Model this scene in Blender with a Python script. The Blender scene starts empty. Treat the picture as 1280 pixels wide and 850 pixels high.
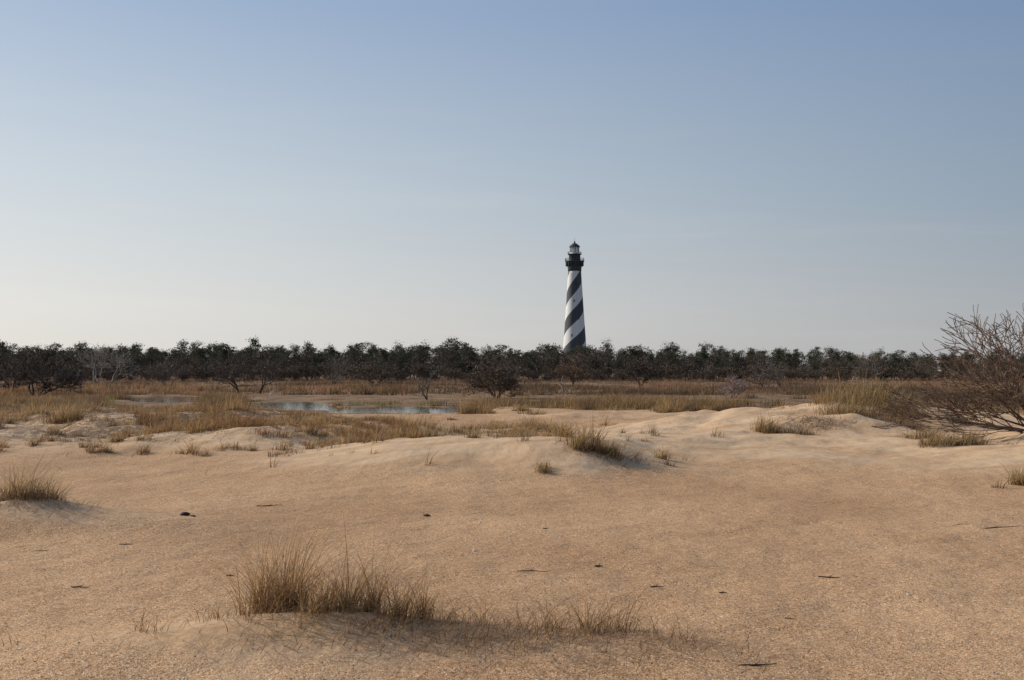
import bpy, math, random
import numpy as np
from mathutils import Vector, Matrix
rng=np.random.default_rng(7); random.seed(7)
scene=bpy.context.scene
F=1250.0; CAMZ=3.0; HOR=463.0
PITCH=math.atan((HOR-425)/F)
def X(px,d): return (px-640)/F*d
# ------------------------------------------------ noise
def _h(i,j,s):
    n=(i*374761393+j*668265263+s*1442695041)&0xffffffff
    n=((n^(n>>13))*1274126177)&0xffffffff
    return ((n^(n>>16))&0xffff)/65535.0
def vnoise(x,y,s=0):
    xi=np.floor(x).astype(np.int64); yi=np.floor(y).astype(np.int64)
    fx=x-xi; fy=y-yi; fx=fx*fx*(3-2*fx); fy=fy*fy*(3-2*fy)
    a=_h(xi,yi,s);b=_h(xi+1,yi,s);c=_h(xi,yi+1,s);d=_h(xi+1,yi+1,s)
    return (a*(1-fx)+b*fx)*(1-fy)+(c*(1-fx)+d*fx)*fy
def fbm(x,y,o=4,s=0):
    t=0;a=.5
    for k in range(o):
        t=t+a*(vnoise(x*2**k+17.3*k,y*2**k-9.1*k,s+k)-.5); a*=.5
    return t*2
def sst(a,b,x):
    t=np.clip((x-a)/(b-a),0,1); return t*t*(3-2*t)
# ------------------------------------------------ terrain
DUNES=[(7.6,24.5,2.3,3.0,.68,0),(4.6,24.0,3.0,2.8,.28,0),(10.4,27,2.4,2.8,.50,0),(8.8,23.2,1.2,1.2,.12,0),
 (9.8,17.6,3.4,2.6,.30,.1),(14.5,18.0,3.6,3.8,.66,0),(12.5,14.2,4.4,2.6,.20,0),
 (.3,18.0,2.8,2.2,.35,0),(1.2,16.2,1.0,1.1,.16,0),(-1.6,16.9,2.2,1.6,.14,0),(3.0,19.5,2.0,2.2,.15,0),
 (-6.6,28,3.6,3.6,.30,0),(-2.6,23,2.8,2.4,.26,0),(-13.5,30,3.6,4.0,.46,0),(-10,25,3.0,2.4,.26,0),
 (-11,20.5,3.4,2.0,.17,0),(-5.4,21.5,2.6,2.0,.22,0),(-19,25,4,3,.36,0),(20,27,5,4,.8,0),(4,36,5,3,.2,0),
 (-5.25,10.9,.72,.55,.24,0),(-4.4,10.6,.8,.6,.10,0),(-.95,6.1,.66,.42,.11,0),(-1.5,6.0,.5,.4,.08,0),(.45,5.85,.8,.4,.06,0),(-2.4,5.75,.9,.4,.07,0)]
POOLS=[(-18.6,86,3.3,10.5),(-8.3,76.8,4.9,6.4),(-36.5,106,3.8,11),(-27,100,3,4)]
def pools(x,y,ex=1.0):
    m=np.full(np.shape(x),9.)
    n=fbm(x*.3,y*.2,3,77)*.40
    for (cx,cy,rx,ry) in POOLS:
        m=np.minimum(m,np.sqrt(((x-cx*(y/cy))/(rx*ex))**2+((y-cy)/(ry*ex))**2)+n)
    return m
def duneh(x,y):
    wx=x+fbm(x*.35,y*.35,3,5)*1.5; wy=y+fbm(x*.35,y*.35,3,9)*1.5
    k=sst(9,14,y); wx=x+(wx-x)*(.25+.75*k); wy=y+(wy-y)*(.15+.85*k)
    h=0
    for (cx,cy,sx,sy,hh,t) in DUNES:
        h=h+hh*np.exp(-(((wx-cx)/sx)**2+((wy-cy)/sy)**2)*.75)
    return h
def H(x,y):
    x=np.asarray(x,float); y=np.asarray(y,float)
    yy=y+fbm(x*.05,y*.05,2,3)*12
    base=1.3*(1-sst(28,74,yy))+.06
    d=duneh(x,y)
    hum=fbm(x*.55,y*.55,4,21)*.28*sst(14,22,y)*(1-sst(60,74,y))*np.clip(.25+d*2.4,0,1)
    hum=hum+fbm(x*.2,y*.2,2,31)*.30*sst(26,36,y)*(1-sst(50,66,y))
    fine=fbm(x*1.3,y*1.3,3,41)*.035+fbm(x*3.4,y*3.4,3,43)*.014
    fine=fine*(1-sst(60,90,y))
    mar=fbm(x*.06,y*.06,3,51)*.10*sst(95,140,y)
    z=base+d*(1-sst(50,65,y))+hum+fine+mar
    # ground lowered to the camera's sightline so the ponds stay in view
    yc=np.maximum(y,1.); u=x/yc
    wgt=sst(-.30,-.25,u)*(1-sst(-.045,.0,u))*sst(28,34,y)*(1-sst(68,74,y))
    cap=3-(54.5/1250)*y; z=z-wgt*np.maximum(0,z-cap)
    p=pools(x,y)
    z=np.where(p<1.25, z*sst(.9,1.25,p)+(-.25)*(1-sst(.9,1.25,p)), z)
    return z
def axis(lo,hi,s,lim,g):
    a=list(np.arange(lo,hi,s)); st=s; v=a[-1]
    while v<lim: st*=g; v+=st; a.append(v)
    return a
px_=axis(0,13,.09,5000,1.033); xs=np.array([-v for v in px_[::-1]][:-1]+px_)
ys=axis(3.5,34,.09,6000,1.022); yb=[3.5]; st=.15
while yb[-1]>-600: st*=1.25; yb.append(yb[-1]-st)
ys=np.array(yb[::-1][:-1]+ys)
GX,GY=np.meshgrid(xs,ys); GZ=H(GX,GY)
def mkmesh(name,V,polys,n,cols=None,mat=None,smooth=False):
    me=bpy.data.meshes.new(name)
    if not isinstance(polys,list): polys=[polys]
    polys=[np.asarray(p) for p in polys if len(p)]
    idx=np.concatenate([p.ravel() for p in polys]); tot=np.concatenate([np.full(len(p),p.shape[1]) for p in polys])
    st=np.concatenate([[0],np.cumsum(tot)[:-1]])
    me.vertices.add(len(V)); me.vertices.foreach_set('co',np.asarray(V,np.float32).ravel())
    me.loops.add(len(idx)); me.loops.foreach_set('vertex_index',idx.astype(np.int32))
    me.polygons.add(len(tot)); me.polygons.foreach_set('loop_start',st.astype(np.int32)); me.polygons.foreach_set('loop_total',tot.astype(np.int32))
    if smooth: me.polygons.foreach_set('use_smooth',np.ones(len(tot),bool))
    me.update(calc_edges=True)
    if cols is not None:
        at=me.color_attributes.new('Col','FLOAT_COLOR','POINT')
        c=np.ones((len(V),4),np.float32); c[:,:3]=cols; at.data.foreach_set('color',c.ravel())
    if mat: me.materials.append(mat)
    return me
def mkobj(name,me,parent=None,loc=(0,0,0)):
    o=bpy.data.objects.new(name,me); scene.collection.objects.link(o); o.location=loc
    if parent: o.parent=parent
    return o
# ------------------------------------------------ materials
class NT:
    def __init__(s,name):
        s.m=bpy.data.materials.new(name); s.m.use_nodes=True; s.t=s.m.node_tree; s.b=s.t.nodes['Principled BSDF']
        s.b.inputs['Roughness'].default_value=.9; s.b.inputs['Specular IOR Level'].default_value=.2
    def n(s,ty,**k):
        nd=s.t.nodes.new(ty)
        for a,v in k.items():
            if a.startswith('i_'):
                key=a[2:]; key=int(key) if key.isdigit() else key
                nd.inputs[key].default_value=v
            else: setattr(nd,a,v)
        return nd
    def l(s,a,b): s.t.links.new(a,b)
    def mix(s,fac,a,b,bt='MIX'):
        nd=s.t.nodes.new('ShaderNodeMix'); nd.data_type='RGBA'; nd.blend_type=bt
        for i,v in ((0,fac),(6,a),(7,b)):
            if hasattr(v,'is_output') : s.l(v,nd.inputs[i])
            elif i==0: nd.inputs[0].default_value=v
            else: nd.inputs[i].default_value=(*v,1) if len(v)==3 else v
        return nd.outputs[2]
    def math(s,op,a,b=None,c=None):
        nd=s.t.nodes.new('ShaderNodeMath'); nd.operation=op
        for i,v in enumerate((a,b,c)):
            if v is None: continue
            if hasattr(v,'is_output'): s.l(v,nd.inputs[i])
            else: nd.inputs[i].default_value=v
        return nd.outputs[0]
    def mr(s,v,a,b,c=0,d=1,smooth=False):
        nd=s.t.nodes.new('ShaderNodeMapRange')
        if smooth: nd.interpolation_type='SMOOTHSTEP'
        s.l(v,nd.inputs[0])
        for i,q in zip((1,2,3,4),(a,b,c,d)): nd.inputs[i].default_value=q
        return nd.outputs[0]
    def ramp(s,fac,stops,interp='LINEAR'):
        nd=s.t.nodes.new('ShaderNodeValToRGB'); cr=nd.color_ramp; cr.interpolation=interp
        while len(cr.elements)<len(stops): cr.elements.new(.5)
        for e,(p,c) in zip(cr.elements,stops):
            e.position=p; e.color=(*c,1) if len(c)==3 else c
        s.l(fac,nd.inputs[0]); return nd.outputs[0]
def colmat(name,trans=0.0,rough=.85,noise=.0):
    t=NT(name); a=t.n('ShaderNodeAttribute',attribute_name='Col'); c=a.outputs['Color']
    if noise:
        tc=t.n('ShaderNodeTexCoord'); nn=t.n('ShaderNodeTexNoise',i_Scale=noise); t.l(tc.outputs['Object'],nn.inputs['Vector'])
        r=t.ramp(nn.outputs[0],[(.3,(.6,.6,.6)),(.7,(1.3,1.3,1.3))]); c=t.mix(1.0,c,r,'MULTIPLY')
    t.l(c,t.b.inputs['Base Color']); t.b.inputs['Roughness'].default_value=rough
    if trans:
        tr=t.n('ShaderNodeBsdfTranslucent'); t.l(c,tr.inputs[0]); mx=t.n('ShaderNodeMixShader'); mx.inputs[0].default_value=trans
        t.l(t.b.outputs[0],mx.inputs[1]); t.l(tr.outputs[0],mx.inputs[2]); t.l(mx.outputs[0],t.t.nodes['Material Output'].inputs[0])
    return t.m
M_grass=colmat('dry_grass_mat',.45); M_bark=colmat('bark_mat',noise=9); M_leaf=colmat('foliage_mat',.3)
def simple(name,c,rough=.6,metal=0,noise=None,amp=.2):
    t=NT(name); t.b.inputs['Roughness'].default_value=rough; t.b.inputs['Metallic'].default_value=metal
    if noise:
        tc=t.n('ShaderNodeTexCoord'); nn=t.n('ShaderNodeTexNoise',i_Scale=noise,i_Detail=6.0); t.l(tc.outputs['Object'],nn.inputs['Vector'])
        r=t.ramp(nn.outputs[0],[(.3,tuple(v*(1-amp) for v in c)),(.7,tuple(min(1,v*(1+amp)) for v in c))]); t.l(r,t.b.inputs['Base Color'])
    else: t.b.inputs['Base Color'].default_value=(*c,1)
    return t.m
# sand
t=NT('sand_mat'); t.b.inputs['Roughness'].default_value=.95; t.b.inputs['Specular IOR Level'].default_value=.1
tc=t.n('ShaderNodeTexCoord'); P=tc.outputs['Object']; at=t.n('ShaderNodeAttribute',attribute_name='Col'); sp=t.n('ShaderNodeSeparateColor'); t.l(at.outputs['Color'],sp.inputs[0])
dune,marsh,litter=sp.outputs[0],sp.outputs[1],sp.outputs[2]
def tex(ty,sc,**k):
    nd=t.n(ty,i_Scale=sc,**k); t.l(P,nd.inputs['Vector']); return nd
vo=tex('ShaderNodeTexVoronoi',150.0); vo2=tex('ShaderNodeTexVoronoi',66.0)
sepv=t.n('ShaderNodeSeparateColor'); t.l(vo.outputs['Color'],sepv.inputs[0]); sepw=t.n('ShaderNodeSeparateColor'); t.l(vo2.outputs['Color'],sepw.inputs[0])
grain=t.ramp(sepv.outputs[0],[(0,(.19,.10,.05)),(.16,(.385,.225,.11)),(.5,(.50,.30,.152)),(.8,(.58,.365,.20)),(.95,(.68,.50,.33)),(1,(.76,.65,.5))])
g2=t.ramp(sepw.outputs[1],[(0,(.52,.48,.45)),(.14,(.88,.86,.84)),(.5,(1,1,1)),(.9,(1.12,1.12,1.12)),(1,(1.35,1.38,1.4))])
grain=t.mix(.9,grain,g2,'MULTIPLY')
nb=tex('ShaderNodeTexNoise',.45,i_Detail=7.0); nbr=t.ramp(nb.outputs[0],[(.3,(.84,.80,.77)),(.7,(1.11,1.12,1.13))]); grain=t.mix(1.0,grain,nbr,'MULTIPLY')
nf=tex('ShaderNodeTexNoise',240.0,i_Detail=2.0); fine=t.ramp(nf.outputs[0],[(.25,(.48,.335,.205)),(.75,(.62,.455,.295))])
ns=t.n('ShaderNodeMapping'); t.l(P,ns.inputs[0]); ns.inputs['Scale'].default_value=(.6,2.2,1); ns.inputs['Rotation'].default_value=(0,0,.25)
nst=t.n('ShaderNodeTexNoise',i_Scale=1.1,i_Detail=6.0,i_Distortion=.6); t.l(ns.outputs[0],nst.inputs['Vector'])
fine=t.mix(1.0,fine,t.ramp(nst.outputs[0],[(.3,(.90,.80,.68)),(.65,(1.04,1.04,1.04))]),'MULTIPLY')
dm=t.math('ADD',dune,t.math('MULTIPLY',t.math('SUBTRACT',nst.outputs[0],.5),.9)); nmid=tex('ShaderNodeTexNoise',6.0,i_Detail=8.0)
dm=t.math('ADD',dm,t.math('MULTIPLY',t.math('SUBTRACT',nmid.outputs[0],.5),.5))
dmask=t.mr(dm,.15,.95)
col=t.mix(dmask,grain,fine)
nl=tex('ShaderNodeTexNoise',45.0,i_Detail=5.0); nl2=t.ramp(nl.outputs[0],[(.42,(.13,.085,.055)),(.6,(.34,.23,.14))])
lf=t.math('MULTIPLY',litter,t.math('GREATER_THAN',t.math('ADD',nmid.outputs[0],t.math('MULTIPLY',litter,.20)),.62))
col=t.mix(lf,col,nl2)
nm=tex('ShaderNodeTexNoise',.35,i_Detail=8.0); mc=t.ramp(nm.outputs[0],[(.35,(.11,.075,.042)),(.5,(.23,.145,.082)),(.65,(.30,.195,.115))])
col=t.mix(marsh,col,mc)
t.l(col,t.b.inputs['Base Color'])
hv=t.math('ADD',t.math('MULTIPLY',t.math('SUBTRACT',1.0,vo.outputs['Distance']),t.math('SUBTRACT',1.15,dmask)),t.math('MULTIPLY',nf.outputs[0],.3))
hv=t.math('ADD',hv,t.math('MULTIPLY',t.math('MULTIPLY',sepw.outputs[0],t.math('SUBTRACT',1.1,dmask)),.9))
bp=t.n('ShaderNodeBump',i_Strength=.75,i_Distance=.0038); t.l(hv,bp.inputs['Height'])
bp2=t.n('ShaderNodeBump',i_Strength=.65,i_Distance=.05); nz=tex('ShaderNodeTexNoise',4.5,i_Detail=6.0)
t.l(nz.outputs[0],bp2.inputs['Height']); t.l(bp.outputs[0],bp2.inputs['Normal'])
t.l(bp2.outputs[0],t.b.inputs['Normal']); M_sand=t.m
# ground object
D=duneh(GX,GY)
LIT=[(-7,26,5,5,1),(-1.5,21,2,2,.6),(9.3,24.5,2.2,1.8,.9),(-.4,5.85,1.3,.3,.55),(-5.4,10.7,.5,.35,.8),(-13,30,5,4,.8),(1.4,16.5,.9,.8,.6),(6.3,21.6,.9,.8,.6),(-10,22,2,1.5,.6)]
lit=0
for (cx,cy,sx,sy,a) in LIT: lit=lit+a*np.exp(-((GX-cx)/sx)**2-((GY-cy)/sy)**2)
dm_=np.clip(sst(.02,.26,D)*(1-sst(44,60,GY))+ .2*sst(30,46,GY)*(1-sst(50,70,GY))+.6*np.exp(-((GX+1.2)/1.6)**2-((GY-5.8)/.45)**2),0,1)
mm=np.clip(sst(60,74,GY+fbm(GX*.1,GY*.1,3,8)*14)+0,0,1)
mm=np.maximum(mm, sst(60,120,np.abs(GX)))
cols=np.stack([dm_.ravel(),mm.ravel(),np.clip(lit,0,1).ravel()],1)
ny,nx=GX.shape; I=np.arange(nx*ny).reshape(ny,nx)
Q=np.stack([I[:-1,:-1],I[:-1,1:],I[1:,1:],I[1:,:-1]],-1).reshape(-1,4)
mkobj('ground',mkmesh('ground',np.stack([GX.ravel(),GY.ravel(),GZ.ravel()],1),Q,4,cols,M_sand,True))
# water
t=NT('water_mat'); t.b.inputs['Base Color'].default_value=(.03,.035,.03,1); t.b.inputs['Roughness'].default_value=.05; t.b.inputs['Specular IOR Level'].default_value=.5
tc=t.n('ShaderNodeTexCoord'); nn=t.n('ShaderNodeTexNoise',i_Scale=2.5,i_Detail=3.0); t.l(tc.outputs['Object'],nn.inputs['Vector']); b=t.n('ShaderNodeBump',i_Strength=.25,i_Distance=.02); t.l(nn.outputs[0],b.inputs['Height']); t.l(b.outputs[0],t.b.inputs['Normal'])
wv=[(-50,62,-.03),(10,62,-.03),(10,125,-.03),(-50,125,-.03)]
mkobj('marsh_pond_water',mkmesh('water',wv,np.array([[0,1,2,3]]),4,None,t.m))
# ------------------------------------------------ blades
def blades(P,h,w,az,lean,col,seg=3,flat=None,tipcol=None):
    n=len(P); dirv=np.stack([np.cos(az),np.sin(az),0*az],1)
    fa=rng.uniform(0,2*np.pi,n) if flat is None else flat
    sd=np.stack([np.cos(fa),np.sin(fa),0*fa],1)
    V=[];C=[]
    for k in range(seg+1):
        u=k/seg
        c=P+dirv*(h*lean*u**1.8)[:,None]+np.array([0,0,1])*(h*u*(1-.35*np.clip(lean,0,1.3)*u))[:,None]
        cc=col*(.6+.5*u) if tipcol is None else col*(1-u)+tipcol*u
        if k<seg:
            ww=(w*(1-.7*u)*.5)[:,None]
            V+= [c-sd*ww,c+sd*ww]; C+=[cc,cc]
        else: V.append(c); C.append(cc)
    V=np.stack(V,1); C=np.stack(C,1); m=V.shape[1]; b=np.arange(n)[:,None]*m
    quads=[np.concatenate([b+2*k,b+2*k+1,b+2*k+3,b+2*k+2],1) for k in range(seg-1)]
    tri=np.concatenate([b+2*seg-2,b+2*seg-1,b+2*seg],1)
    return V.reshape(-1,3),(np.concatenate(quads) if quads else np.zeros((0,4),int)),tri,C.reshape(-1,3)
def merge(parts):
    V=[];Qd=[];T=[];C=[];o=0
    for v,q,t_,c in parts:
        V.append(v);C.append(c); Qd.append(q+o); T.append(t_+o); o+=len(v)
    return np.concatenate(V),[np.concatenate(Qd),np.concatenate(T)],np.concatenate(C)
GOLD=np.array([.50,.315,.125]); TAN=np.array([.50,.37,.21]); BRN=np.array([.20,.12,.065]); RED=np.array([.32,.145,.065]); GRN=np.array([.17,.155,.06]); GREY=np.array([.27,.22,.165])
def pick(n,pal,pr):
    pr=np.array(pr)/sum(pr); i=rng.choice(len(pal),n,p=pr); return np.array(pal)[i]*rng.uniform(.7,1.25,(n,1))
def tuft(cx,cy,rx,ry,n,h,w,pal,pr,lean=.5,wind=.0,seg=4,clumps=None):
    k=clumps or max(1,int(n/45))
    ca=rng.uniform(0,2*np.pi,k); cr=np.sqrt(rng.uniform(0,1,k))
    ccx=cx+np.cos(ca)*cr*rx; ccy=cy+np.sin(ca)*cr*ry; hs=rng.uniform(.4,1.2,k)*(1.15-.5*cr)
    i=rng.integers(0,k,n); s=min(rx,ry)*.2+.02
    ox=rng.normal(0,s,n); oy=rng.normal(0,s,n)
    x=ccx[i]+ox; y=ccy[i]+oy
    az=np.arctan2(oy,ox)+rng.normal(0,.7,n); 
    le=np.abs(rng.normal(lean,.35,n)); 
    ddx=np.cos(az)*le+wind; ddy=np.sin(az)*le; az=np.arctan2(ddy,ddx); le=np.hypot(ddx,ddy)
    hh=h*hs[i]*rng.uniform(.3,1.25,n)
    P=np.stack([x,y,H(x,y)-.01],1)
    return blades(P,hh,np.full(n,w)*rng.uniform(.6,1.3,n),az,le,pick(n,pal,pr),seg)
def litterpatch(cx,cy,rx,ry,n,L,w,pal,pr):
    x=rng.normal(cx,rx*.5,n); y=rng.normal(cy,ry*.5,n); P=np.stack([x,y,H(x,y)+.004],1)
    return blades(P,L*rng.uniform(.4,1.2,n),np.full(n,w),rng.normal(0,1.4,n),rng.uniform(1.2,2.6,n),pick(n,pal,pr),3)
pal=[GOLD,TAN,BRN,GRN,GREY,RED]
def grassobj(name,parts):
    V,Pn,C=merge(parts); return mkobj(name,mkmesh(name,V,Pn,0,C,M_grass))
fg=[]
G=X
for (px,d,rx,ry,n,h) in [(330,6.35,.10,.09,300,.62),(365,6.4,.11,.10,420,.68),(402,6.3,.10,.10,150,.46),(440,6.25,.09,.08,260,.56),(472,6.3,.07,.06,180,.54),(502,6.25,.07,.06,140,.50),(537,6.3,.05,.05,80,.46),(430,6.1,.45,.14,220,.28)]:
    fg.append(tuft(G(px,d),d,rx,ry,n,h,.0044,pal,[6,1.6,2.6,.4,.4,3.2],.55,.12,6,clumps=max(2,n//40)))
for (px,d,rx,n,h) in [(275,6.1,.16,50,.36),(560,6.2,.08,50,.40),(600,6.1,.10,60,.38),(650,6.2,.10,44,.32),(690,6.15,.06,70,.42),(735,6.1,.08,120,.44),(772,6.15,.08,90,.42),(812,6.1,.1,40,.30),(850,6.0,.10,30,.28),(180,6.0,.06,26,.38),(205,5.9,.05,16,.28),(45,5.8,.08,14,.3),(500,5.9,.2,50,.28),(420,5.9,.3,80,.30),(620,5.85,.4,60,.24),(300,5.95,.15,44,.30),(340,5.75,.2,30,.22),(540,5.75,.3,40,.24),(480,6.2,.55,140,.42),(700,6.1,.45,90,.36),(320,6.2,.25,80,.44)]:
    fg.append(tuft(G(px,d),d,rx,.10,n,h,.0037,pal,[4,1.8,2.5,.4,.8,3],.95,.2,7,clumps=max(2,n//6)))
fg.append(litterpatch(-.75,5.95,1.1,.35,850,.16,.0035,pal,[2,2,3,0,3,2]))
fg.append(litterpatch(.4,5.8,1.2,.3,550,.15,.0035,pal,[2,2,3,0,3,2]))
grassobj('beach_grass_clump',fg)
lf=[]
for (px,d,rx,ry,n,h) in [(12,10.9,.20,.16,320,.58),(40,10.8,.24,.18,420,.52),(64,10.8,.16,.12,150,.38)]:
    lf.append(tuft(G(px,d),d,rx,ry,n,h,.0055,pal,[5,2.4,2.8,.8,1,1],.65,.22,5,clumps=max(3,n//30)))
lf.append(litterpatch(-5.1,10.6,.7,.35,400,.16,.005,pal,[2,3,4,0,3,1]))
grassobj('beach_grass_clump',lf)
mg=[]
def mt(px,py,d,rxp,n,h,pr=(5,3,1.8,.7,.5,.5),lean=.5,wind=.2,ry=None,w=.010):
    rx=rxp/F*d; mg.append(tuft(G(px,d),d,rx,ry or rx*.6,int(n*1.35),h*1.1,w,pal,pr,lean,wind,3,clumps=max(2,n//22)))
mt(738,570,16.0,26,420,.50); mt(765,573,15.9,16,140,.32); mt(827,575,16.5,7,90,.34); mt(688,596,15,18,160,.26,(3,4,1,1,1,0)); mt(715,560,17,20,160,.36); mt(690,560,17.4,20,120,.28)
mt(500,565,18.5,30,220,.32); mt(530,570,18.2,24,160,.32); mt(600,575,17.5,16,90,.24); mt(640,560,19,34,200,.30,(3,4,1,.5,2,.5)); mt(575,560,20,22,160,.30)
mt(520,550,23,34,320,.36);mt(600,540,25,26,300,.38);mt(680,545,24,24,260,.36);mt(655,535,27,26,240,.36);mt(640,545,22,40,260,.3)
mt(590,520,38,20,480,1.0,(5,3,2,1,0,0)); mt(610,525,37,10,120,.6); mt(838,525,36,16,320,.85,(5,4,1,1,0,0)); mt(760,540,30,10,80,.36)
for k in range(180):
    px=rng.uniform(185,520); d=rng.uniform(20.5,30)
    red=rng.random()<.5
    hm=.28 if (px>310) else .44
    mt(px,0,d,rng.uniform(14,34),150,rng.uniform(.5,1.1)*hm,(.6,.6,3,.3,.6,6.5) if red else (7,2.2,1.2,.5,.3,.8),.55,.2)
for k in range(80):
    px=rng.uniform(230,700); d=rng.uniform(18,25); mt(px,0,d,rng.uniform(8,24),80,rng.uniform(.14,.38),(5,3,2.4,.5,1,1.4))
for k in range(90):
    px=rng.uniform(-30,230); d=rng.uniform(19,36); mt(px,0,d,rng.uniform(8,22),100,rng.uniform(.15,.40),(3,2,3.5,.6,1,1.8))
mt(78,540,25,22,520,.70,(5,3,3,1,.5,1)); mt(40,530,28,22,260,.45); mt(110,560,21,14,60,.22,(1,2,3,0,3,1)); mt(140,560,21,20,80,.2,(1,2,3,0,3,1)); mt(370,580,18,26,90,.26,(1,2,3,0,3,1)); mt(350,585,17.5,10,30,.2,(1,2,3,0,3,1))
for k in range(54): 
    px=rng.uniform(330,900); d=rng.uniform(15.5,22); mt(px,0,d,rng.uniform(4,16),int(rng.uniform(8,36)),rng.uniform(.12,.30),(2,3,3,.3,2,1))
mt(1062,515,24.2,40,800,.66,(6,4,1,1,.5,0),.4,.25); mt(1098,520,24.0,36,800,.70,(5,3,2,1.5,.5,0)); mt(1080,520,22.8,56,760,.54,(5,3,2,2,.5,0)); mt(1035,510,24.6,22,260,.48); mt(1120,520,23,30,420,.48,(4,2,3,2,.5,.5))
mt(1135,535,22.0,26,300,.40,(3,2,4,1,1,1)); mt(968,550,21.0,26,440,.44,(5,3,2,1.2,.6,.3)); mt(1002,553,20.8,18,150,.26,(1,2,4,0,2,1)); mt(1150,552,20,22,240,.34); mt(1175,560,18.0,32,500,.44,(5,4,2,1,1,0)); mt(1208,555,18,24,280,.40); mt(985,515,26,12,60,.25)
mt(1275,590,13.6,12,180,.46,(6,3,2,0,0,0)); mt(1250,600,13.4,14,24,.2)
for k in range(40):
    px=rng.uniform(920,1330); d=rng.uniform(33,60); mt(px,0,d,rng.uniform(10,30),120,rng.uniform(.3,.6),(5,4,2,.6,0,0),w=.02)
for k in range(36):
    px=rng.uniform(620,900); d=rng.uniform(36,64); mt(px,0,d,rng.uniform(8,24),100,rng.uniform(.2,.45),(5,4,3,1,0,0),w=.02)
for k in range(44):
    px=rng.uniform(-60,600); d=rng.uniform(32,60); hh=rng.uniform(.15,.40) if px<160 else rng.uniform(.05,.12)
    mt(px,0,d,rng.uniform(8,24),90,hh,(4,2,4,1,1,2),w=.02)
for (cx,cy,rx,ry,n) in [(-7,25,5,5,3500),(-2,21,3,2,900),(1.5,16,.8,.6,200),(6.3,21.4,.9,.6,300),(-12,27,4,4,1100),(9.0,23.5,2,1.3,600)]:
    mg.append(litterpatch(cx,cy,rx,ry,n,.22,.010,pal,[1,1.5,4,0,2,3]))
grassobj('dune_grass',mg)
# marsh grass
def lowzone(x,y):
    m=np.full(x.shape,9.)
    for (cx,cy,rx,ry) in POOLS:
        yy=np.where(y<cy,(y-cy)/(ry*2.6),(y-cy)/(ry*1.05))
        m=np.minimum(m,np.sqrt(((x-cx*(y/cy))/(rx*1.25))**2+yy**2))
    return m
def marshgrass(n,d0,d1,bl,h0,w,seg):
    d=np.exp(rng.uniform(np.log(d0),np.log(d1),n)); x=rng.uniform(-1,1,n)*(d*.56+12)
    den=fbm(x*.07,d*.05,3,61)
    z=H(x,d); p=pools(x,d); lz=lowzone(x,d)
    keep=(p>1.0)&(rng.random(n)<np.clip(.8+den*1.8,.1,1)); x,d,z,den,lz=x[keep],d[keep],z[keep],den[keep],lz[keep]; n=len(x)
    hh=h0*np.clip(.8+den*1.3,.3,1.7)*rng.uniform(.7,1.2,n)*np.where(lz<1.15,.10,1)
    cn=fbm(x*.045,d*.03,3,66)+rng.normal(0,.10,n)
    far=sst(105,150,d+cn*50)
    c_near=np.where((cn>.05)[:,None],np.array([.31,.21,.115]),np.where((cn>-.12)[:,None],np.array([.20,.13,.075]),np.array([.11,.078,.05])))
    c_far=np.where((cn>-.06)[:,None],np.array([.37,.215,.12]),np.where((cn>-.20)[:,None],np.array([.25,.155,.095]),np.array([.13,.092,.062])))
    c=c_near*(1-far[:,None])+c_far*far[:,None]
    gm=(lz<1.3)&(d>84)&(d<98); c=np.where(gm[:,None],np.array([.22,.24,.09]),c)
    i=np.repeat(np.arange(n),bl); m=len(i)
    sp=.32*np.clip(d[i]/90,.7,2)
    P=np.stack([x[i]+rng.normal(0,1,m)*sp,d[i]+rng.normal(0,1,m)*sp,z[i]-.03],1)
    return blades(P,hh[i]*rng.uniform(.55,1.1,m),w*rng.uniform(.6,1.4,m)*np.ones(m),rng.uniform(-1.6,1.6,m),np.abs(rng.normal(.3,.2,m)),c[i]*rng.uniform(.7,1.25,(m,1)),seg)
ms=[marshgrass(8000,66,130,16,.7,.03,2),marshgrass(16000,120,330,6,.85,.11,1)]
for k in range(80):
    px=rng.uniform(600,930); d=rng.uniform(68,84); r=rng.uniform(10,28)/F*d
    ms.append(tuft(G(px,d),d,r,r*.7,220,rng.uniform(.9,1.5),.03,pal,(3,1.2,6,1,0,1),.35,.15,2,clumps=14))
for k in range(100):
    px=rng.choice([rng.uniform(-40,160),rng.uniform(255,308),rng.uniform(930,1320)]); d=rng.uniform(72,112); r=rng.uniform(10,26)/F*d
    ms.append(tuft(G(px,d),d,r,r*.7,190,rng.uniform(.6,1.5),.035,pal,(1.2,.7,7,1,1,1),.35,.15,2,clumps=14))
for k in range(170):
    px=rng.uniform(-40,1320); d=rng.uniform(118,180); r=rng.uniform(8,34)/F*d
    ms.append(tuft(G(px,d),d,r,r*.6,150,rng.uniform(.9,2.0),.06,pal,(0,.2,7,1,1,1),.4,.1,2,clumps=14))
for (px,d,h) in [(424,76,.9),(420,84,.8),(432,80,.7),(505,78,.4),(545,84,.5),(330,90,.5),(578,72,.8),(480,71.5,.35),(380,79,.3)]:
    ms.append(tuft(G(px,d),d,.55,.5,140,h,.03,pal,(2,1,5,2,0,0),.35,.15,2,clumps=7))
grassobj('marsh_grass',ms)
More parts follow.
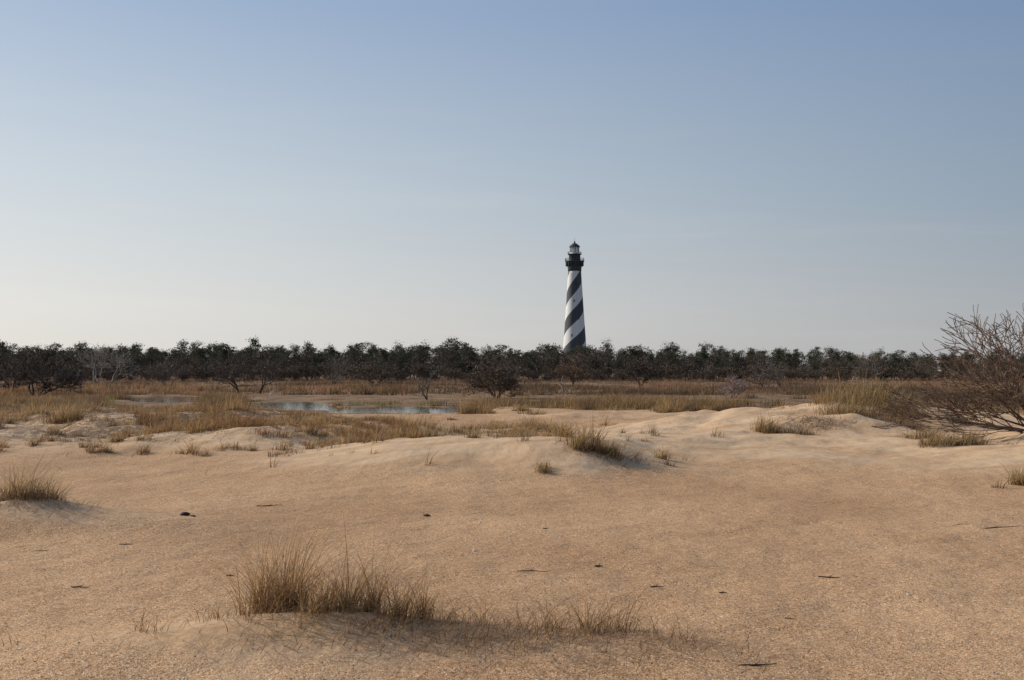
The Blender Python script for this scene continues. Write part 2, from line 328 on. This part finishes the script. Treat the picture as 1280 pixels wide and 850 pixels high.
# ------------------------------------------------ branch trees
def tube(segs,cols):
    A=np.array([s[0] for s in segs]);B=np.array([s[1] for s in segs]);ra=np.array([s[2] for s in segs]);rb=np.array([s[3] for s in segs])
    d=B-A; d/=np.linalg.norm(d,axis=1)[:,None]+1e-9
    up=np.where(np.abs(d[:,2:3])>.9,np.array([[1.,0,0]]),np.array([[0,0,1.]]))
    u=np.cross(d,up); u/=np.linalg.norm(u,axis=1)[:,None]; v=np.cross(d,u)
    n=len(A); Vs=[]
    K=4
    for c,r in ((A,ra),(B,rb)):
        for k in range(K):
            a=2*math.pi*k/K; Vs.append(c+(u*math.cos(a)+v*math.sin(a))*r[:,None])
    V=np.stack(Vs,1).reshape(-1,3); b=np.arange(n)[:,None]*2*K
    q=np.concatenate([np.concatenate([b+k,b+(k+1)%K,b+K+(k+1)%K,b+K+k],1) for k in range(K)])
    C=np.repeat(np.array(cols),2*K,axis=0)
    return V,q,np.zeros((0,3),int),C
def rv(s): return np.array([random.gauss(0,s),random.gauss(0,s),random.gauss(0,s)])
def grow(segs,p,d,L,r,lv,maxlv,o):
    ns=o.get('ns',4); p=p.copy(); d=d/np.linalg.norm(d)
    pts=[]
    for i in range(ns):
        d2=d+rv(o['wob'])+np.array([0,0,o['up']]); d2/=np.linalg.norm(d2)
        q=p+d2*L/ns; r2=max(r*(1-.16),o['rmin'])
        segs.append((p,q,r,r2,lv)); p=q; d=d2; r=r2; pts.append((p.copy(),d.copy(),r))
    if lv<maxlv:
        nc=o['nc'][min(lv,len(o['nc'])-1)]
        for k in range(nc):
            bp,bd,br=pts[random.randrange(o.get('st',1),ns)] if k>1 else pts[-1]
            nd=bd*o.get('fw',.8)+rv(o['spread'])+np.array([0,0,o.get('cu',.05)])
            if nd[2]<-.1: nd[2]*=-.3
            grow(segs,bp,nd,L*random.uniform(o['lr']-.12,o['lr']+.12),max(br*.68,o['rmin']),lv+1,maxlv,o)
def leaves(P,s,C):
    n=len(P); a=rng.normal(0,1,(n,3)); a/=np.linalg.norm(a,axis=1)[:,None]; b=np.cross(a,rng.normal(0,1,(n,3))); b/=np.linalg.norm(b,axis=1)[:,None]
    s=s*rng.uniform(.6,1.4,(n,1)); V=np.stack([P-a*s,P+b*s*.6,P+a*s,P-b*s*.6],1).reshape(-1,3)
    q=np.arange(n)[:,None]*4+np.arange(4)[None]
    return V,q,np.zeros((0,3),int),np.repeat(C*np.ones((n,3)),4,axis=0)
def baretree(h,width,stems,maxlv,o,col,leaf=None,leafn=0,tw=1.):
    segs=[]
    for s in range(stems):
        a=random.uniform(0,2*math.pi); l=random.uniform(.1,width) if stems>1 else random.uniform(0,.15)
        grow(segs,np.array([math.cos(a)*.1*stems*.3,math.sin(a)*.1*stems*.3,-.1]),np.array([math.cos(a)*l,math.sin(a)*l,1.]),h*o.get('l0',.38)*random.uniform(.8,1.1),o['r0']*h,0,maxlv,o)
    z=max(s[1][2] for s in segs); f=h/z
    segs=[(a*f,b*f,r1,r2,l) for a,b,r1,r2,l in segs]
    c=np.array(col); tf=o.get('tf',.1); cols=[c*random.uniform(.8,1.2)*(1+tf*s[4]) for s in segs]
    parts=[tube(segs,cols)]
    if leafn:
        tips=[s[1] for s in segs if s[4]>=maxlv-1]; idx=rng.integers(0,len(tips),leafn); P=np.array(tips)[idx]+rng.normal(0,.12*tw,(leafn,3))
        parts.append(leaves(P,.08*tw,np.array(leaf)[None]*rng.uniform(.6,1.4,(leafn,1))))
    return parts
def treemesh(name,parts,mat=None):
    V,Pn,C=merge(parts); return mkmesh(name,V,Pn,0,C,mat or M_bark)
OB=dict(wob=.16,up=.05,rmin=.012,nc=[5,4,4,4],spread=.55,lr=.66,r0=.022,l0=.36)
def evergreen(h,kind):
    segs=[]; tr=h*.016+.04; p=np.array([0,0,-.2]); d=np.array([random.gauss(0,.08),random.gauss(0,.08),1.]); ax=[p]
    for i in range(7):
        q=p+np.array([random.gauss(0,.08)+d[0]*.4,random.gauss(0,.08)+d[1]*.4,1.])*h*.93/7; segs.append((p,q,tr*(1-i/8),tr*(1-(i+1)/8),0)); p=q; ax.append(p)
    lv=[];lc=[]
    n=60 if kind=='oak' else 36
    base=np.array([.070,.066,.044]) if kind=='oak' else np.array([.068,.074,.044])
    lob=[(random.uniform(0,6.28),random.uniform(.5,1.4)) for _ in range(6)]
    for k in range(n):
        if kind=='oak':
            t_=random.uniform(.15,1); R=h*.42*math.sin(math.pi*min(1,(t_*.85+.12)))**.6
        else:
            t_=random.uniform(.42,1.03)**.8; R=h*.22*(1.2-t_)**.6*1.1
        a,lm=random.choice(lob); a+=random.gauss(0,.6); r=R*math.sqrt(random.uniform(.05,1))*lm
        c=np.array([math.cos(a)*r,math.sin(a)*r,h*t_*.95+random.gauss(0,.25)]); c[:2]+=ax[min(7,int(t_*7))][:2]
        z0=max(.15*h,c[2]-r*.6); j=min(7,int(z0/(h*.93)*7)); segs.append((ax[j],c,.05,.02,1))
        m=random.randint(16,60); s=h*random.uniform(.028,.068)
        lv.append(c+rng.normal(0,1,(m,3))*np.array([s,s,s*.6])); lc.append(np.ones((m,1))*base*random.uniform(.55,1.5)*rng.uniform(.7,1.3,(m,1)))
    P=np.concatenate(lv); C=np.concatenate(lc)
    return [tube(segs,[np.array([.16,.13,.105])]*len(segs)),leaves(P,.165,C)]
ev=[treemesh('evergreen_%d'%i,evergreen(10*random.uniform(.9,1.1),'oak' if i%2 else 'pine'),M_leaf) for i in range(14)]
pine=[ev[i] for i in range(0,14,2)]
OF=dict(OB); OF['rmin']=.032; OF['nc']=[5,4,4]; OF['r0']=.014; OF['tf']=-.12
br=[treemesh('bare_%d'%i,baretree(8,.5,1 if i%2 else 3,3,OF,[.19,.155,.12],[.105,.08,.052],480,2.2)) for i in range(8)]
pale=[treemesh('pale_%d'%i,baretree(8,.35,1+i%2,3,dict(OF,rmin=.022,spread=.45,tf=-.16),[.30,.26,.22])) for i in range(4)]
OS=dict(OF); OS['l0']=.4
sh=[treemesh('thicket_%d'%i,baretree(4,.9,6,2,OS,[.17,.13,.098],[.11,.08,.055],800,1.8)) for i in range(8)]
forest=bpy.data.objects.new('distant_forest',None); scene.collection.objects.link(forest)
def inst(meshes,x,y,s,k,sz=1):
    o=bpy.data.objects.new('tree_%s'%k,random.choice(meshes)); scene.collection.objects.link(o); o.parent=forest
    o.location=(x,y,.0); o.rotation_euler=(0,0,random.uniform(0,6.28)); o.scale=(s,s,s*sz)
def prof(x,y):
    px=640+x/y*F
    f=1.06-.20*max(0,min(1,(px-700)/400))
    return f*(1+float(fbm(np.array(x*.025),np.array(y*.02),3,91))*.34)
for y0,step,kind,hs in [(284,4.8,'m',.84),(294,4.4,'m',.90),(306,4.2,'m',.95),(322,4.2,'m',.98),(340,4.2,'e',1.0),(362,4.4,'e',1.04),(388,4.8,'e',1.09),(415,5.2,'p',1.18)]:
    x=-y0*.62-25
    while x<y0*.62+25:
        xx=x+random.uniform(-3,3); yy=y0+random.uniform(-7,7); s=hs*prof(xx,yy)*(random.uniform(.74,1.08) if random.random()<.88 else random.uniform(1.08,1.18))
        k='e' if (kind in 'ep' and random.random()<.88) or (kind=='m' and random.random()<.5) else 'b'
        if k=='e': inst(pine if kind=='p' and random.random()<.7 else ev,xx,yy,s,k)
        elif random.random()<.06: inst(pale,xx,yy,s*1.15,k)
        else: inst(br,xx,yy,s*1.15,k)
        x+=step*random.uniform(.4,1.6)
for y0,step in [(250,8),(264,4.2),(275,3.2)]:
    x=-y0*.62-20
    while x<y0*.62+20:
        if random.random()<.85: inst(sh,x+random.uniform(-2,2),y0+random.uniform(-6,6),random.uniform(.5,1.4),'b',random.uniform(.8,1.1))
        if random.random()<.05: inst(pale,x+random.uniform(-2,2),y0+random.uniform(-6,6),random.uniform(.5,.85),'b')
        x+=step*random.uniform(.4,1.6)
def placetree(name,px,d,h,parts): 
    x=G(px,d); o=mkobj(name,treemesh(name,parts),loc=(x,d,float(H(x,d))-.05)); o.rotation_euler=(0,0,random.uniform(0,6)); return o
OM=dict(wob=.20,up=.02,rmin=.026,nc=[5,4,4,4],spread=.62,lr=.70,r0=.022,l0=.34)
DK=[.085,.066,.052]
placetree('bare_tree',45,112,5.8,baretree(5.8,1.1,5,4,dict(OM,nc=[5,4,3,3]),DK,[.07,.05,.035],900,1.6))
placetree('bare_tree',14,125,5.6,baretree(5.6,1.0,4,4,dict(OM,nc=[5,4,3,3]),DK,[.07,.05,.035],600,1.6))
placetree('bare_tree',622,106,5.0,baretree(5.0,1.3,6,4,dict(OM,nc=[5,4,3,2]),[.11,.08,.06],[.10,.068,.042],900,1.4))
placetree('bare_tree',300,130,5.8,baretree(5.8,.6,3,3,OM,[.09,.07,.058]))
placetree('bare_tree',325,128,5.5,baretree(5.5,.6,2,3,OM,[.09,.07,.058]))
placetree('dead_tree',535,100,3.4,baretree(3.4,.6,2,2,dict(OM,r0=.03),[.12,.10,.08]))
placetree('bare_tree',470,165,6.2,baretree(6.2,1.0,4,3,OM,[.12,.095,.07],[.11,.08,.05],800,2))
placetree('dead_tree',955,150,5.0,baretree(5.0,1.0,3,2,OM,[.11,.09,.075]))
placetree('bare_tree',975,155,4.8,baretree(4.8,.8,3,3,OM,[.11,.09,.075]))
placetree('bare_tree',915,105,2.8,baretree(2.8,1.4,7,3,dict(OM,rmin=.018),[.24,.18,.15]))
placetree('bare_tree',800,190,5.8,baretree(5.8,1.0,4,3,OM,DK,[.07,.052,.035],1100,2.0))
placetree('bare_tree',718,190,6.4,baretree(6.4,.8,4,3,OM,[.14,.10,.07],[.14,.09,.055],1200,2.0))
placetree('bare_tree',120,235,9.8,baretree(9.8,.7,3,3,OM,[.26,.23,.20]))
placetree('bare_tree',140,240,9.0,baretree(9.0,.7,2,3,OM,[.26,.23,.20]))
placetree('dead_tree',705,120,2.4,baretree(2.4,.3,1,1,OM,[.3,.26,.22]))
placetree('bare_tree',1110,240,8.4,baretree(8.4,.4,1,3,OM,[.14,.11,.09]))
placetree('bare_tree',1240,180,5.5,baretree(5.5,1.0,4,3,OM,[.14,.11,.085],[.13,.09,.06],700,2))
placetree('bare_tree',420,200,6.4,baretree(6.4,1.0,4,3,OM,[.13,.105,.085]))
placetree('bare_tree',210,170,5.4,baretree(5.4,.8,3,3,OM,[.12,.095,.075]))
placetree('dead_tree',330,98,1.6,baretree(1.6,.3,1,1,OM,[.4,.36,.32]))
# right foreground bare shrub
random.seed(21)
OR=dict(wob=.12,up=.01,rmin=.006,nc=[5,4,4,3],spread=.38,lr=.66,r0=.02,l0=.5,ns=5,fw=1.0,cu=.02,st=1)
segs=[]; d0=19.5; bx=G(1300,d0); bz=float(H(bx,d0))-.05
for (ax,az_,L,r) in [(-1.1,.22,1.2,.03),(-1.15,.5,1.3,.034),(-.95,.75,1.35,.038),(-.85,1.15,1.35,.042),(-.55,1.2,1.35,.044),(-.35,1.4,1.3,.04),(-.1,1.3,1.3,.04),(.3,1.3,1.3,.036),(.7,1.0,1.3,.032),(1.0,.7,1.2,.028),(-.7,.9,1.35,.034),(-1.0,.35,1.1,.028),(-.6,1.0,1.2,.034),(-.9,.6,1.0,.03),(-1.0,.1,1.1,.03)]:
    grow(segs,np.array([random.gauss(0,.14),random.gauss(0,.2),0]),np.array([ax,random.gauss(0,.35),az_]),L,r,0,3,OR)
segs=[(a*np.array([1,1,.86]),b*np.array([1,1,.86]),r1,r2,l) for a,b,r1,r2,l in segs]
cc=np.array([.13,.088,.062]); V,q,t_,C=tube(segs,[cc*random.uniform(.7,1.3)*(1+.12*s[4]) for s in segs])
mkobj('bare_shrub',mkmesh('bare_shrub',V,[q],0,C,M_bark),loc=(bx,d0,bz))
# ------------------------------------------------ lighthouse
LD=463.0; LX=X(718.5,LD)
lh=bpy.data.objects.new('lighthouse',None); scene.collection.objects.link(lh); lh.location=(LX,LD,-1.0)
t=NT('spiral_paint_mat'); tc=t.n('ShaderNodeTexCoord'); s=t.n('ShaderNodeSeparateXYZ'); t.l(tc.outputs['Object'],s.inputs[0])
th=t.math('ARCTAN2',s.outputs[1],s.outputs[0]); ph=t.math('SUBTRACT',t.math('DIVIDE',s.outputs[2],13.6),t.math('DIVIDE',th,math.pi))
ph=t.math('ADD',ph,-.5-29.6/13.6+.25+10); fr=t.math('FRACT',ph); bl=t.math('LESS_THAN',fr,.5)
nn=t.n('ShaderNodeTexNoise',i_Scale=.5,i_Detail=8.0); mp=t.n('ShaderNodeMapping'); mp.inputs['Scale'].default_value=(1,1,.15); t.l(tc.outputs['Object'],mp.inputs[0]); t.l(mp.outputs[0],nn.inputs['Vector'])
wh=t.ramp(nn.outputs[0],[(.3,(.60,.60,.58)),(.7,(.74,.74,.72))]); bk=t.ramp(nn.outputs[0],[(.3,(.06,.068,.072)),(.7,(.08,.09,.095))])  # black stripes lifted toward blue-grey: distance haze painted into the colour
t.l(t.mix(bl,wh,bk),t.b.inputs['Base Color']); t.b.inputs['Roughness'].default_value=.7; M_sp=t.m
M_blk=simple('hazed_black_paint',(.05,.058,.062),.6,0,2); M_brick=simple('brick_mat',(.30,.11,.07),.9,0,3); M_gran=simple('granite_mat',(.45,.43,.41),.8,0,3)  # the black has bluish aerial haze mixed into its base colour
M_wht=simple('white_paint',(.75,.75,.73),.6,0,2)
t=NT('lantern_glass'); t.b.inputs['Base Color'].default_value=(.75,.8,.8,1); t.b.inputs['Roughness'].default_value=.15; t.b.inputs['Alpha'].default_value=.45; M_gl=t.m
def lathe(name,prof,seg,mat,smooth=True,rot=0,loc=(0,0,0)):
    V=[];K=len(prof)
    for (r,z) in prof:
        for k in range(seg):
            a=2*math.pi*k/seg+rot; V.append((r*math.cos(a),r*math.sin(a),z))
    P=[(i*seg+k,i*seg+(k+1)%seg,(i+1)*seg+(k+1)%seg,(i+1)*seg+k) for i in range(K-1) for k in range(seg)]
    me=bpy.data.meshes.new(name); caps=[]
    if prof[-1][0]>.001: caps.append(tuple(range((K-1)*seg,K*seg)))
    me.from_pydata(V,[],P+caps); me.materials.append(mat)
    me.polygons.foreach_set('use_smooth',[smooth]*len(P)+[False]*len(caps)); me.update()
    o=mkobj(name,me,lh,loc); return o
tp=[]
for i in range(41):
    u=i/40; z=6+44*u; r=5.75-2.75*u+.35*(1-u)**3; tp.append((r,z))
lathe('tower_shaft',tp,96,M_sp)
lathe('granite_foot',[(8.3,-1),(8.3,.8),(8.0,.9)],8,M_gran,False,math.pi/8)
lathe('brick_base',[(7.6,.9),(7.4,5.0),(6.9,5.2)],8,M_brick,False,math.pi/8)
lathe('granite_cornice',[(7.0,5.2),(7.6,5.35),(7.6,5.9),(6.3,6.1),(5,6.1)],8,M_gran,False,math.pi/8)
lathe('gallery_corbel',[(3.0,50.0),(3.15,50.05),(3.15,51.3),(3.35,52.0),(3.5,53.0),(4.1,54.1),(4.5,54.4),(4.5,54.7),(2.9,54.72)],48,M_blk)
lathe('watch_room',[(2.75,54.72),(2.65,57.4),(3.0,57.7),(3.25,57.75),(3.25,57.95),(2.2,57.97)],32,M_blk)
lathe('lantern_wall',[(2.25,57.96),(2.25,58.7),(2.15,58.75)],16,M_wht)
lathe('lantern_glazing',[(2.05,58.75),(2.05,61.3)],16,M_gl,False)
lathe('lens',[(.1,58.9),(.75,59.3),(.9,60),(.75,60.7),(.1,61.1)],16,M_wht)
lathe('roof',[(2.55,61.25),(2.6,61.4),(2.0,62.1),(1.1,62.8),(.5,63.1),(.3,63.3),(.42,63.6),(.3,63.9),(.06,64.0),(.05,65.3),(.0,65.4)],32,M_blk)
def boxes(name,items,mat):
    V=[];Fc=[]
    for (c,rz,sx,sy,sz) in items:
        o=len(V); ca,sa=math.cos(rz),math.sin(rz)
        for dz in (-1,1):
            for dx,dy in ((-1,-1),(1,-1),(1,1),(-1,1)):
                x,y=dx*sx/2,dy*sy/2; V.append((c[0]+x*ca-y*sa,c[1]+x*sa+y*ca,c[2]+dz*sz/2))
        Fc+=[(o,o+3,o+2,o+1),(o+4,o+5,o+6,o+7)]+[(o+k,o+(k+1)%4,o+4+(k+1)%4,o+4+k) for k in range(4)]
    me=bpy.data.meshes.new(name); me.from_pydata(V,[],Fc); me.materials.append(mat); return mkobj(name,me,lh)
it=[]
for R,z0,hh,n in ((4.4,54.7,1.25,32),(3.15,57.95,1.0,24)):
    for k in range(n):
        a=2*math.pi*k/n; it.append(((R*math.cos(a),R*math.sin(a),z0+hh/2),a,.08,.08,hh))
        for zz in (hh,hh*.5): it.append(((R*math.cos(a+math.pi/n),R*math.sin(a+math.pi/n),z0+zz),a+math.pi/n,.08,2*R*math.sin(math.pi/n),.08))
boxes('gallery_railing',it,M_blk)
boxes('lantern_mullions',[((2.12*math.cos(a),2.12*math.sin(a),60.0),a,.14,.14,2.55) for a in [2*math.pi*k/16+math.pi/16 for k in range(16)]],M_blk)
boxes('gallery_brackets',[((3.7*math.cos(a),3.7*math.sin(a),53.3),a,1.0,.3,1.9) for a in [2*math.pi*k/16 for k in range(16)]],M_blk)
wi=[];
for k,(z,a) in enumerate([(12,-1.5),(20,-1.9),(28,-1.2),(36,-1.7),(44,-1.45)]):
    u=(z-6)/44; r=5.75-2.75*u+.35*(1-u)**3; wi.append(((r*math.cos(a),r*math.sin(a),z),a,.2,.5,1.2))
boxes('windows',wi,M_blk)
# ------------------------------------------------ small things on sand
n=22000; d=np.exp(rng.uniform(np.log(4.6),np.log(17),n)); x=rng.uniform(-1,1,n)*(d*.58+.5); k=(duneh(x,d)<.1); x,d=x[k],d[k]; n=len(x)
base=np.array([[1,0,0],[-1,0,0],[0,1,0],[0,-1,0],[0,0,1],[0,0,-1.]]); fc=np.array([[0,2,4],[2,1,4],[1,3,4],[3,0,4],[2,0,5],[1,2,5],[3,1,5],[0,3,5]])
s=(.0018+.005*rng.random((n,1,1))**4)*np.array([1,1,.6]); V=base[None]*s*rng.uniform(.6,1.4,(n,6,1)); a=rng.uniform(0,6.28,n); ca,sa=np.cos(a)[:,None],np.sin(a)[:,None]
V=np.stack([V[:,:,0]*ca-V[:,:,1]*sa,V[:,:,0]*sa+V[:,:,1]*ca,V[:,:,2]],2)+np.stack([x,d,H(x,d)+.001],1)[:,None,:]
T=(np.arange(n)[:,None,None]*6+fc[None]).reshape(-1,3); C=pick(n,[[.5,.3,.15],[.62,.47,.32],[.2,.11,.06],[.7,.66,.6],[.06,.05,.045]],[5,3,3,.6,.8])
M_peb=colmat('pebble_mat'); mkobj('shell_gravel',mkmesh('gravel',V.reshape(-1,3),T,3,np.repeat(C,6,axis=0),M_peb))
def stick(px,py,L,r,col,bend=.2):
    d=(1.66)*F/(py-HOR); x=G(px,d); z=float(H(x,d)); sg=[]; p=np.array([-L/2,0,r*.6]); a=random.uniform(-.15,.15)
    for i in range(5):
        q=p+np.array([L/5,random.gauss(a,.25)*L/5,random.gauss(0,.05)*L/5]); sg.append((p,q,r*(.7+.1*i if i<3 else 1.1-.15*i),r*(.8+.1*i if i<2 else 1-.15*i),0)); p=q
    sg.append((sg[2][0],sg[2][0]+np.array([L*.2,L*.15,r*2]),r*.6,r*.2,0))
    V,q,t_,C=tube(sg,[np.array(col)]*len(sg)); mkobj('driftwood_stick',mkmesh('stick',V,[q],0,C,M_bark),loc=(x,d,z+.004))
DKW=[.05,.035,.025]
for a in [(338,635,.30,.007,DKW),(105,736,.15,.006,DKW),(748,710,.07,.009,DKW),(820,735,.10,.006,DKW),(665,718,.24,.005,[.2,.13,.08]),(1036,725,.20,.006,DKW),(945,838,.22,.006,DKW),(902,743,.06,.006,DKW),(1245,664,.5,.006,DKW),(1200,660,.2,.004,[.15,.1,.06]),(160,684,.12,.005,DKW),(682,664,.06,.006,DKW),(290,722,.07,.006,DKW),(985,775,.07,.004,[.2,.12,.07]),(60,690,.2,.004,[.2,.12,.07])]: stick(*a)
def rock(px,py,sx,sy,sz,mat,name):
    d=1.66*F/(py-HOR); x=G(px,d)
    import bmesh
    bm=bmesh.new(); bmesh.ops.create_icosphere(bm,subdivisions=3,radius=1)
    for v in bm.verts:
        c=v.co; k=1+.3*float(fbm(np.array(c.x*1.5+px),np.array(c.y*1.5+c.z*2),3,3)); v.co=Vector((c.x*sx*k,c.y*sy*k,c.z*sz*k))
    me=bpy.data.meshes.new(name); bm.to_mesh(me); bm.free(); me.materials.append(mat); mkobj(name,me,loc=(x,d,float(H(x,d))+sz*.5))
M_rk=simple('dark_rock',(.03,.025,.022),.8,0,30,.4); M_shell=simple('shell_mat',(.7,.66,.6),.5,0,30)
rock(233,652,.055,.04,.03,M_rk,'dark_stone'); rock(243,653,.03,.02,.012,M_rk,'dark_stone'); rock(534,645,.04,.03,.015,simple('brown_stone',(.10,.05,.03),.9,0,30),'brown_stone')
rock(600,655,.014,.012,.01,M_shell,'sea_shell'); rock(593,690,.014,.012,.01,M_shell,'sea_shell'); rock(1132,748,.014,.01,.008,M_shell,'sea_shell'); rock(725,662,.014,.01,.006,M_shell,'sea_shell')
# ------------------------------------------------ light, world, camera
EL=math.radians(30); AZ=math.radians(-68)
S=Vector((math.sin(AZ)*math.cos(EL),math.cos(AZ)*math.cos(EL),math.sin(EL)))
L=bpy.data.lights.new('sun','SUN'); L.energy=4.35; L.angle=math.radians(1.0); L.color=(1,.915,.80)
lo=bpy.data.objects.new('sun',L); scene.collection.objects.link(lo); lo.rotation_euler=S.to_track_quat('Z','Y').to_euler()
w=bpy.data.worlds.new('World'); scene.world=w; w.use_nodes=True; nt=w.node_tree; bg=nt.nodes['Background']
class WT(NT):
    def __init__(s,tree): s.t=tree
wt=WT(nt)
sk=wt.n('ShaderNodeTexSky'); sk.sky_type='NISHITA'; sk.sun_disc=False; sk.sun_elevation=EL; sk.sun_rotation=AZ; sk.altitude=0; sk.air_density=1.0; sk.dust_density=2.0; sk.ozone_density=1.5
tc=wt.n('ShaderNodeTexCoord'); sx=wt.n('ShaderNodeSeparateXYZ'); wt.l(tc.outputs['Generated'],sx.inputs[0])
hz=wt.math('SQRT',wt.math('ADD',wt.math('ADD',wt.math('MULTIPLY',sx.outputs[0],sx.outputs[0]),wt.math('MULTIPLY',sx.outputs[1],sx.outputs[1])),1e-5))
sd=wt.math('DIVIDE',wt.math('ADD',wt.math('MULTIPLY',sx.outputs[0],math.sin(AZ)),wt.math('MULTIPLY',sx.outputs[1],math.cos(AZ))),hz)
e=wt.mr(sx.outputs[2],0,1)
away=wt.ramp(e,[(0,(.425,.42,.43)),(.05,(.40,.42,.445)),(.16,(.29,.365,.45)),(.34,(.19,.285,.45)),(.7,(.13,.2,.38)),(1,(.10,.17,.34))])
tow=wt.ramp(e,[(0,(.80,.77,.73)),(.06,(.79,.78,.755)),(.18,(.62,.685,.735)),(.34,(.38,.49,.66)),(.7,(.2,.3,.5)),(1,(.10,.17,.34))])
haze=wt.mix(wt.mr(sd,-.12,.78),away,tow)
mp=wt.n('ShaderNodeMapping'); mp.inputs['Scale'].default_value=(3,3,26); mp.inputs['Rotation'].default_value=(.02,.05,0); wt.l(tc.outputs['Generated'],mp.inputs[0])
cn=wt.n('ShaderNodeTexNoise',i_Scale=1.3,i_Detail=6.0,i_Distortion=.4); wt.l(mp.outputs[0],cn.inputs['Vector'])
ci=wt.math('MULTIPLY',wt.mr(cn.outputs[0],.5,.8,0,.12,True),wt.mr(e,.30,.08))
haze=wt.mix(ci,haze,(.85,.82,.78))
sc=wt.mix(1.0,haze,(10.,10.,10.),'MULTIPLY')
out=wt.mix(.9,sk.outputs[0],sc)
wt.l(out,bg.inputs[0]); bg.inputs[1].default_value=.10
cam=bpy.data.cameras.new('camera'); cam.sensor_width=36; cam.lens=36*F/1280; cam.clip_end=9000; cam.clip_start=.1
co=bpy.data.objects.new('camera',cam); scene.collection.objects.link(co); co.location=(0,0,CAMZ); co.rotation_euler=(math.pi/2+PITCH,0,0); scene.camera=co
scene.view_settings.view_transform='Standard'; scene.view_settings.look='None'; scene.view_settings.exposure=0
